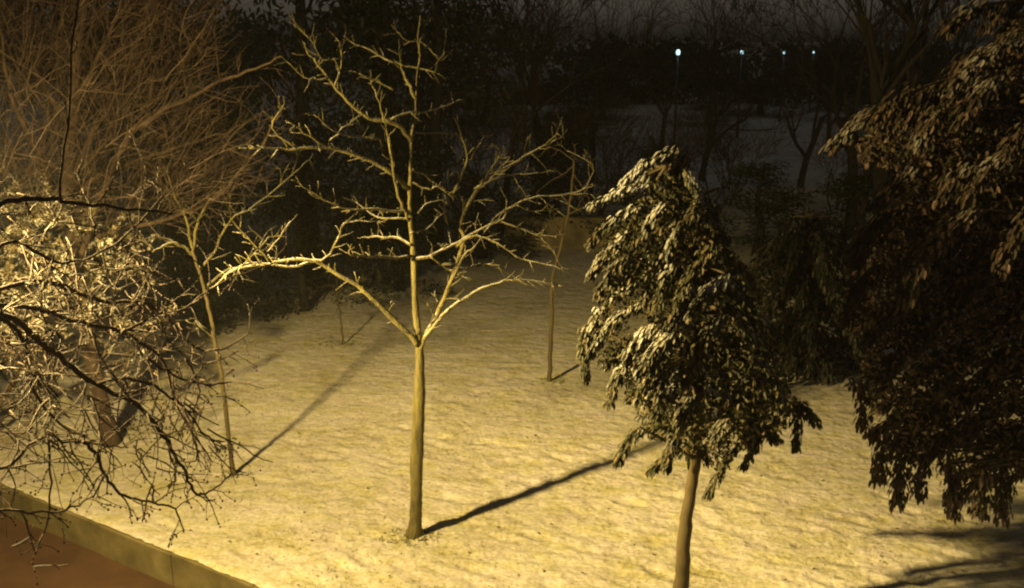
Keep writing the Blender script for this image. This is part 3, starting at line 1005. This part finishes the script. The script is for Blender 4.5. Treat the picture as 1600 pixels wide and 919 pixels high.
def mid_shrub():
    base = G(1270, 600); Y = base.y + .4
    t = thing('evergreen_shrub', base, 'dim leafy shrub in the gap between the two evergreen trees at right', 'shrub')
    rnd = random.Random(91)
    tb = Tubes()
    p = smooth_path([base + Vector((0, .2, -.03)), base + Vector((.05, .3, 1.2)), base + Vector((0, .4, 2.4))], 5)
    tb.add(p, taper(len(p), .06, .02), 8)
    tb.build('stem', M['bark_dark'], t)
    poly = [(1230, 335), (1300, 345), (1370, 420), (1390, 560), (1350, 600), (1270, 606), (1210, 600), (1150, 560), (1150, 440), (1190, 370)]
    plume_crown(t, poly, (1260, 340), (1265, 600), Y, 1.2, 130, .10, 'leaf_mid', 92, 'bark_dark', 80, (.5, .9), .14, 2500, .6)
mid_shrub()

# ================================================================== dark back of the garden
def evergreen_mesh(seed, w, h, n=5200, leaf=.16, low=.0):
    rnd = random.Random(seed)
    lv = Leaves()
    cl = []
    for k in range(46):
        z = h * (low + (1 - low) * rnd.random() ** .85)
        rr = w * (1 - .75 * (z / h) ** 1.6) * math.sqrt(rnd.random())
        a = rnd.uniform(0, 6.283)
        cl.append((Vector((rr * math.cos(a), rr * math.sin(a), z)), rnd.uniform(.3, .62) * w * .55))
    for i in range(n):
        c, r = cl[i % len(cl)]
        d = rv(rnd)
        p = c + d * r * rnd.random() ** .4
        p.z = max(.03, p.z)
        lv.add(p, d * .6 + rv(rnd) * .5 + Vector((0, 0, -.3)), d + Vector((0, 0, .5)) + rv(rnd) * .5, leaf * rnd.uniform(.6, 1.3), leaf * rnd.uniform(.25, .5))
    return lv

PROTO = {}
def evergreen(x, y, h, w, kind, label, rz, mat='leaf_dark', cat='tree', name='evergreen_tree', group='dark evergreens behind the lawn', n=5200, leaf=.16, low=.08):
    t = thing(name, (x, y, 0), label, cat, group)
    t.rotation_euler = (0, 0, rz)
    key = (kind, mat)
    if key not in PROTO:
        rnd = random.Random(kind)
        tb = Tubes()
        pts = smooth_path([Vector((0, 0, -.05)), Vector((.1, .05, 2.0)), Vector((-.05, .1, 4.2)), Vector((0, 0, 7.0))], 4)
        tb.add(pts, taper(len(pts), .2, .04), 8)
        for k in range(16):
            q = pts[rnd.randint(3, len(pts) - 2)]
            twig(tb, q, rv(rnd) + Vector((0, 0, .1)), 1.3, .04, rnd, 1)
        o1 = link_mesh('trunk', tb.v, tb.f, M['bark_far'])
        o1.parent = t
        lv = evergreen_mesh(kind, 2.2, 7.5, n, leaf, low)
        o2 = lv.build('crown', M[mat], None, kind)
        o2.parent = t
        PROTO[key] = (o1, o2)
    else:
        for src in PROTO[key]:
            c_ = src.copy(); C.objects.link(c_); c_.parent = t
    t.scale = (w / 2.2, w / 2.2, h / 7.5)
    return t
# (x, y, height, half width, kind, label)
EV = [(-9.6, 17.5, 9.5, 2.6, 201, 'dark evergreen tree deep behind the twig haze at the far left'),
      (-6.4, 18.2, 9.0, 2.3, 202, 'black evergreen tree behind the leaning young tree'),
      (-4.1, 20.0, 9.6, 2.4, 203, 'tall black evergreen just left of the pruned tree top'),
      (-1.7, 22.0, 9.0, 2.3, 201, 'black evergreen directly behind the pruned tree'),
      (-7.9, 22.5, 10.5, 2.8, 203, 'tallest dark evergreen, far back between two others at left'),
      (-3.2, 25.5, 10, 2.8, 202, 'far dark evergreen seen between the black trees behind the pruned tree')]
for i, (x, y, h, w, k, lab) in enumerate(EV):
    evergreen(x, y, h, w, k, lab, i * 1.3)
SH = [(-5.5, 17.1, 2.2, 1.3, 211, 'low dark shrub on the back edge of the lawn, leftmost of the row'),
      (-3.9, 17.9, 2.9, 1.2, 212, 'dim mottled shrub behind the tiny sapling'),
      (-2.3, 19.5, 2.3, 1.4, 211, 'low black shrub behind the trunk of the pruned tree'),
      (-.7, 22.6, 2.0, 1.4, 212, 'low black shrub at the back corner of the lawn'),
      (1.2, 24.6, 2.6, 1.7, 211, 'dark shrub behind the low garden wall, left one'),
      (3.6, 24.8, 2.3, 1.6, 212, 'dark shrub behind the low garden wall, right one'),
      (5.9, 23.2, 2.1, 1.6, 211, 'black shrub in the gap beyond the leafy tree crown'),
      (8.2, 22.6, 2.4, 1.7, 212, 'black shrub beyond the dim shrub, under the forked bare tree')]
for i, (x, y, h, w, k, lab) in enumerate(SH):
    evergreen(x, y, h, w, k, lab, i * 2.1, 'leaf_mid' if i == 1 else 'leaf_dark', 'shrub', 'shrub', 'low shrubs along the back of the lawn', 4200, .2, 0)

FB = [(5.5, 62, 1.8, 3.0, 211, 'leftmost far dark bush at the foot of the distant hedge'), (11.5, 58, 1.5, 2.6, 212, 'far dark bush between the feet of the first two street lights'),
      (16.5, 66, 2.2, 3.4, 211, 'rounded far bush under the second street light'), (20.5, 61, 1.6, 2.8, 212, 'low far bush under the third street light'),
      (26.5, 68, 2.4, 3.6, 211, 'far bush right of the faintest street light'), (3.0, 50, 1.7, 2.6, 212, 'far bush seen through the right limbs of the pruned tree'),
      (-1.5, 58, 2.6, 3.4, 211, 'far bush behind the gap right of the pruned tree top')]
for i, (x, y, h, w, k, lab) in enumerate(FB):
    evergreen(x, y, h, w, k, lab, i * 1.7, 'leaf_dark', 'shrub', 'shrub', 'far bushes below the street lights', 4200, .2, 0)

# low wall at the back of the lawn
def back_wall():
    a = Vector((-.2, 23.6, 0)); e = Vector((3.9, 23.4, 0))
    t = thing('low_wall', a, 'low pale garden wall catching light at the far end of the lawn', 'garden wall')
    mt = plain('weathered_render', (.27, .23, .12), .9, 0, 3, .35)
    V = []; F = []
    def box(p0, p1, y0, y1, z0, z1):
        k = len(V)
        for z in (z0, z1):
            for p, yy in ((p0, y0), (p1, y0), (p1, y1), (p0, y1)):
                V.append((p.x, p.y + yy, z))
        F.extend([(k, k + 3, k + 2, k + 1), (k + 4, k + 5, k + 6, k + 7), (k, k + 1, k + 5, k + 4), (k + 1, k + 2, k + 6, k + 5), (k + 2, k + 3, k + 7, k + 6), (k + 3, k, k + 4, k + 7)])
    box(a, e, 0, .22, -.1, .72)
    link_mesh('wall_body', V, F, mt, t, False)
    V.clear(); F.clear()
    box(a + Vector((-.03, 0, 0)), e + Vector((.03, 0, 0)), -.03, .25, .723, .79)
    link_mesh('coping', V, F, mt, t, False)
back_wall()

# ================================================================== far bare trees
def bare(x, y, h, label, seed, mat='bark_dark', lean=(0, 0), r=.16, name='bare_tree', level=5, up=.12, spread=.75, minr=.007):
    rnd = random.Random(seed)
    t = thing(name, (x, y, 0), label, 'tree', 'bare trees far behind the lawn')
    tk = Tubes(); cr = Tubes()
    grow(cr, (x, y, -.05), (lean[0], lean[1], 1), h * .34, r, level, rnd, up, spread, .74, (3, 4), minr, tk)
    tk.build('trunk', M[mat], t)
    cr.build('crown', M[mat], t)
bare(-.3, 25.5, 8.0, 'smaller bare tree in the twig haze beside the pruned tree top', 306, 'bark_brown', (.12, 0), .12)
bare(2.4, 30.5, 8.0, 'slender bare tree between the pruned tree and the first street light', 307, 'bark_far', (.0, 0), .10, level=4)
bare(6.3, 33.0, 7.5, 'bare tree standing right under the leftmost two street lights', 308, 'bark_far', (.0, 0), .13)
bare(10.0, 34.0, 7.5, 'bare tree under the third street light', 309, 'bark_far', (.0, 0), .13)
bare(.9, 27.0, 9.0, 'bare tree with a brown twig haze just right of the pruned tree top', 301, 'bark_brown', (.05, 0))
bare(4.3, 29.0, 8.5, 'bare tree whose fine crown blurs the grey snow under the street lights', 302, 'bark_far', (-.05, 0), .12, level=4)
bare(8.7, 25.0, 9.0, 'dark forked bare tree below the row of street lights, left of the big evergreen', 303, 'bark_far', (-.03, 0), .17)
bare(8.0, 20.5, 11, 'thick trunked tree rising out of the picture top at right', 304, 'bark_far', (.0, 0), .3, 'bare_tree', 4)
bare(14.0, 44.0, 9.0, 'bare tree behind the third and fourth street lights', 310, 'bark_far', (.0, 0), .12, level=4)
bare(9.3, 47.0, 9.5, 'bare tree between the first two street lights', 311, 'bark_far', (.04, 0), .12, level=4)
bare(18.6, 50.0, 9.0, 'bare tree right of the row of street lights', 312, 'bark_far', (-.04, 0), .14, level=4)
bare(13.5, 32.0, 10, 'bare tree in the dark gap behind the drooping evergreen', 305, 'bark_far')

def bare_shrub(x, y, h, label, seed):
    rnd = random.Random(seed)
    t = thing('bare_shrub', (x, y, 0), label, 'shrub', 'leafless shrubs behind the garden wall')
    tk = Tubes(); cr = Tubes()
    for k in range(6):
        a = rnd.uniform(0, 6.283)
        grow(cr, (x + math.cos(a) * .25, y + math.sin(a) * .25, -.05), (math.cos(a) * .5, math.sin(a) * .4, 1), h * .32, .035, 4, rnd, .10, .7, .78, (3, 4), .0055, tk)
    tk.build('stems', M['bark_brown'], t)
    cr.build('twigs', M['bark_brown'], t)
for i, (x, y, h, lab) in enumerate([(.4, 26.5, 4.2, 'brown leafless shrub straight behind the right limbs of the pruned tree'), (2.2, 27.5, 3.8, 'brown leafless shrub behind the low far wall'),
                                    (4.0, 27.0, 3.6, 'leafless shrub behind the top of the leafy tree'), (6.4, 30.0, 3.2, 'leafless shrub under the leftmost street light'),
                                    (-1.2, 27.0, 4.6, 'leafless shrub among the black evergreens behind the pruned tree'), (9.6, 29.0, 3.4, 'leafless shrub left of the forked bare tree')]):
    bare_shrub(x, y, h, lab, 350 + i)

# far-off wood
def far_wood():
    rnd = random.Random(401)
    tb = Tubes(); 
    lv = Leaves()
    for k in range(170):
        x = rnd.uniform(-110, 150); y = rnd.uniform(105, 150)
        h = rnd.uniform(2.5, 4.5) if 2 < x < 70 else rnd.uniform(4, 9)
        tb.add([(x, y, 0), (x, y, h * .6)], [.2, .1], 5)
        for j in range(90):
            d = rv(rnd)
            lv.add(Vector((x, y, h * .55)) + Vector((d.x * 3.5, d.y * 3, d.z * h * .5)), rv(rnd), d, rnd.uniform(.8, 1.6), rnd.uniform(.4, .8))
    k = len(tb.v)
    o = lv.build('far_wood', M['leaf_dark'], None, 4)
    tag(o, 'dark far-off wood beyond the street lights', 'wood', None, 'stuff')
far_wood()

# row of far street lamps
def hedge():
    rnd = random.Random(405)
    t = thing('hedge', (28, 78, 0), 'dark ragged hedge far behind, just under the row of cold street lights', 'hedge')
    lv = Leaves(); tb = Tubes()
    for k in range(26000):
        x = rnd.uniform(-2, 58); top = 2.3 + 1.1 * noise.noise((x * .16, 0, 0)) + 1.0 * noise.noise((x * .55, 3, 0)) + .6 * noise.noise((x * 1.7, 3, 0))
        top *= min(1, (x + 2.5) / 9, max(.05, (60 - x) / 9))
        z = top * rnd.random() ** .7
        lv.add((x, 78 + rnd.gauss(0, .6), max(.02, z)), rv(rnd), rv(rnd) + Vector((0, -.3, .5)), rnd.uniform(.2, .45), rnd.uniform(.1, .2))
    for k in range(56):
        x = -1.5 + k
        twig(tb, (x, 78, -.05), (rnd.uniform(-.2, .2), 0, 1), 2.0, .05, rnd, 1)
    tb.build('stems', M['bark_dark'], t)
    lv.build('foliage', M['leaf_dark'], t, 6)
hedge()
LAB = ['brightest cold white street light, leftmost of the far row', 'second cold white street light from the left in the far row',
       'third cold white street light, small, in the far row', 'faintest and rightmost cold street light in the far row']
for i in range(4):
    X = 6.56 + 4.88 * i; Yl = 40 + 10.4 * i
    z = CAM_H - .0139 * Yl
    street_lamp((X, Yl, -.1), z + .1, LAB[i], M['post'], M['glow_cold'], (.72, .9, 1.0), FAR_W, 'far row of cold street lights', .08, .05, 2.1 - .2 * i)

# ================================================================== small things on the ground
def grass():
    rnd = random.Random(501)
    lv = Leaves()
    n = 0
    while n < 6500:
        y = 7.6 + 12 * rnd.random() ** 1.7
        x = rnd.uniform(-.56, .56) * y
        xw = WA.x + wd.x / wd.y * (y - WA.y) + .3
        if x < xw: continue
        m_ = noise.noise((x * .8, y * .8, 4)) + .6 * noise.noise((x * 3, y * 3, 7))
        if m_ < rnd.uniform(-.5, .7): continue
        n += 1
        a = rnd.uniform(0, 6.283)
        l = rnd.uniform(.02, .055)
        lv.add((x, y, hill(x, y) - .005), (math.cos(a) * .8, math.sin(a) * .8, rnd.uniform(.25, 1)), (0, 0, 1), l, rnd.uniform(.004, .010))
    for (u, v, rr, k) in ((640, 840, .24, 170), (364, 742, .14, 70), (859, 596, .2, 80), (536, 540, .3, 90), (1058, 1000, .3, 200)):
        c_ = G(u, v)
        for i in range(k):
            a = rnd.uniform(0, 6.283); d = rr * rnd.random() ** .8
            x = c_.x + math.cos(a) * d * 1.4; y = c_.y + math.sin(a) * d * .8
            lv.add((x, y, hill(x, y) - .005), (rnd.uniform(-1, 1), rnd.uniform(-1, 1), rnd.uniform(.3, 1.2)), (0, 0, 1), rnd.uniform(.03, .08), rnd.uniform(.008, .016))
    o = lv.build('grass', leaf_mat('winter_grass', [(0, (.05, .06, .015)), (.5, (.16, .16, .04)), (1, (.34, .30, .11))], .6), None, 9)
    tag(o, 'sparse grass blades poking through the thin snow', 'grass', None, 'stuff')
grass()

def path_twigs():
    rnd = random.Random(521)
    for (u, v, lab) in ((52, 888, 'pale snow-dusted twig lying on the dark path in the bottom left corner'), (18, 856, 'curled dead leaf stalk on the path by the left edge of the picture')):
        q = G(u, v, PATH_Z)
        tb = Tubes()
        twig(tb, q + Vector((0, 0, .012)), (.7, .6, .06), .22, .012, rnd, 1, .02, None, .01, .25, 5, 2)
        for i, p_ in enumerate(tb.v): tb.v[i] = (p_[0], p_[1], max(p_[2], PATH_Z + .003))
        tag(tb.build('fallen_twig', M['bark_snow'], None), lab, 'twig', 'fallen twigs on the path')
path_twigs()

def litter():
    rnd = random.Random(511)
    lv = Leaves()
    for k in range(420):
        y = 7.8 + 10 * rnd.random() ** 1.5
        x = rnd.uniform(-.54, .54) * y
        xw = WA.x + wd.x / wd.y * (y - WA.y) + .3
        if x < xw: continue
        a = rnd.uniform(0, 6.283)
        l = rnd.uniform(.02, .05)
        lv.add((x, y, hill(x, y) + .012), (math.cos(a), math.sin(a), rnd.uniform(-.1, .3)), (rnd.uniform(-.4, .4), rnd.uniform(-.4, .4), 1), l, l * .5)
    o = lv.build('leaf_litter', leaf_mat('dead_leaves', [(0, (.04, .03, .015)), (1, (.14, .09, .04))], .7), None, 10)
    tag(o, 'scattered small dead leaves on the snow', 'leaf litter', None, 'stuff')
litter()

# ================================================================== night haze
def haze():
    V = [(x, y, z) for z in (-1.6, 14.0) for x, y in ((-130, -4), (170, -4), (170, 170), (-130, 170))]
    F = [(0, 3, 2, 1), (4, 5, 6, 7), (0, 1, 5, 4), (1, 2, 6, 5), (2, 3, 7, 6), (3, 0, 4, 7)]
    m = bpy.data.materials.new('night_air'); m.use_nodes = True
    nt = m.node_tree; nt.nodes.remove(nt.nodes['Principled BSDF'])
    pv = nt.nodes.new('ShaderNodeVolumePrincipled')
    pv.inputs['Color'].default_value = (.9, .92, .95, 1)
    pv.inputs['Density'].default_value = HAZE
    nt.links.new(pv.outputs['Volume'], nt.nodes['Material Output'].inputs['Volume'])
    tag(link_mesh('haze', V, F, m, None, False), kind='stuff')
haze()
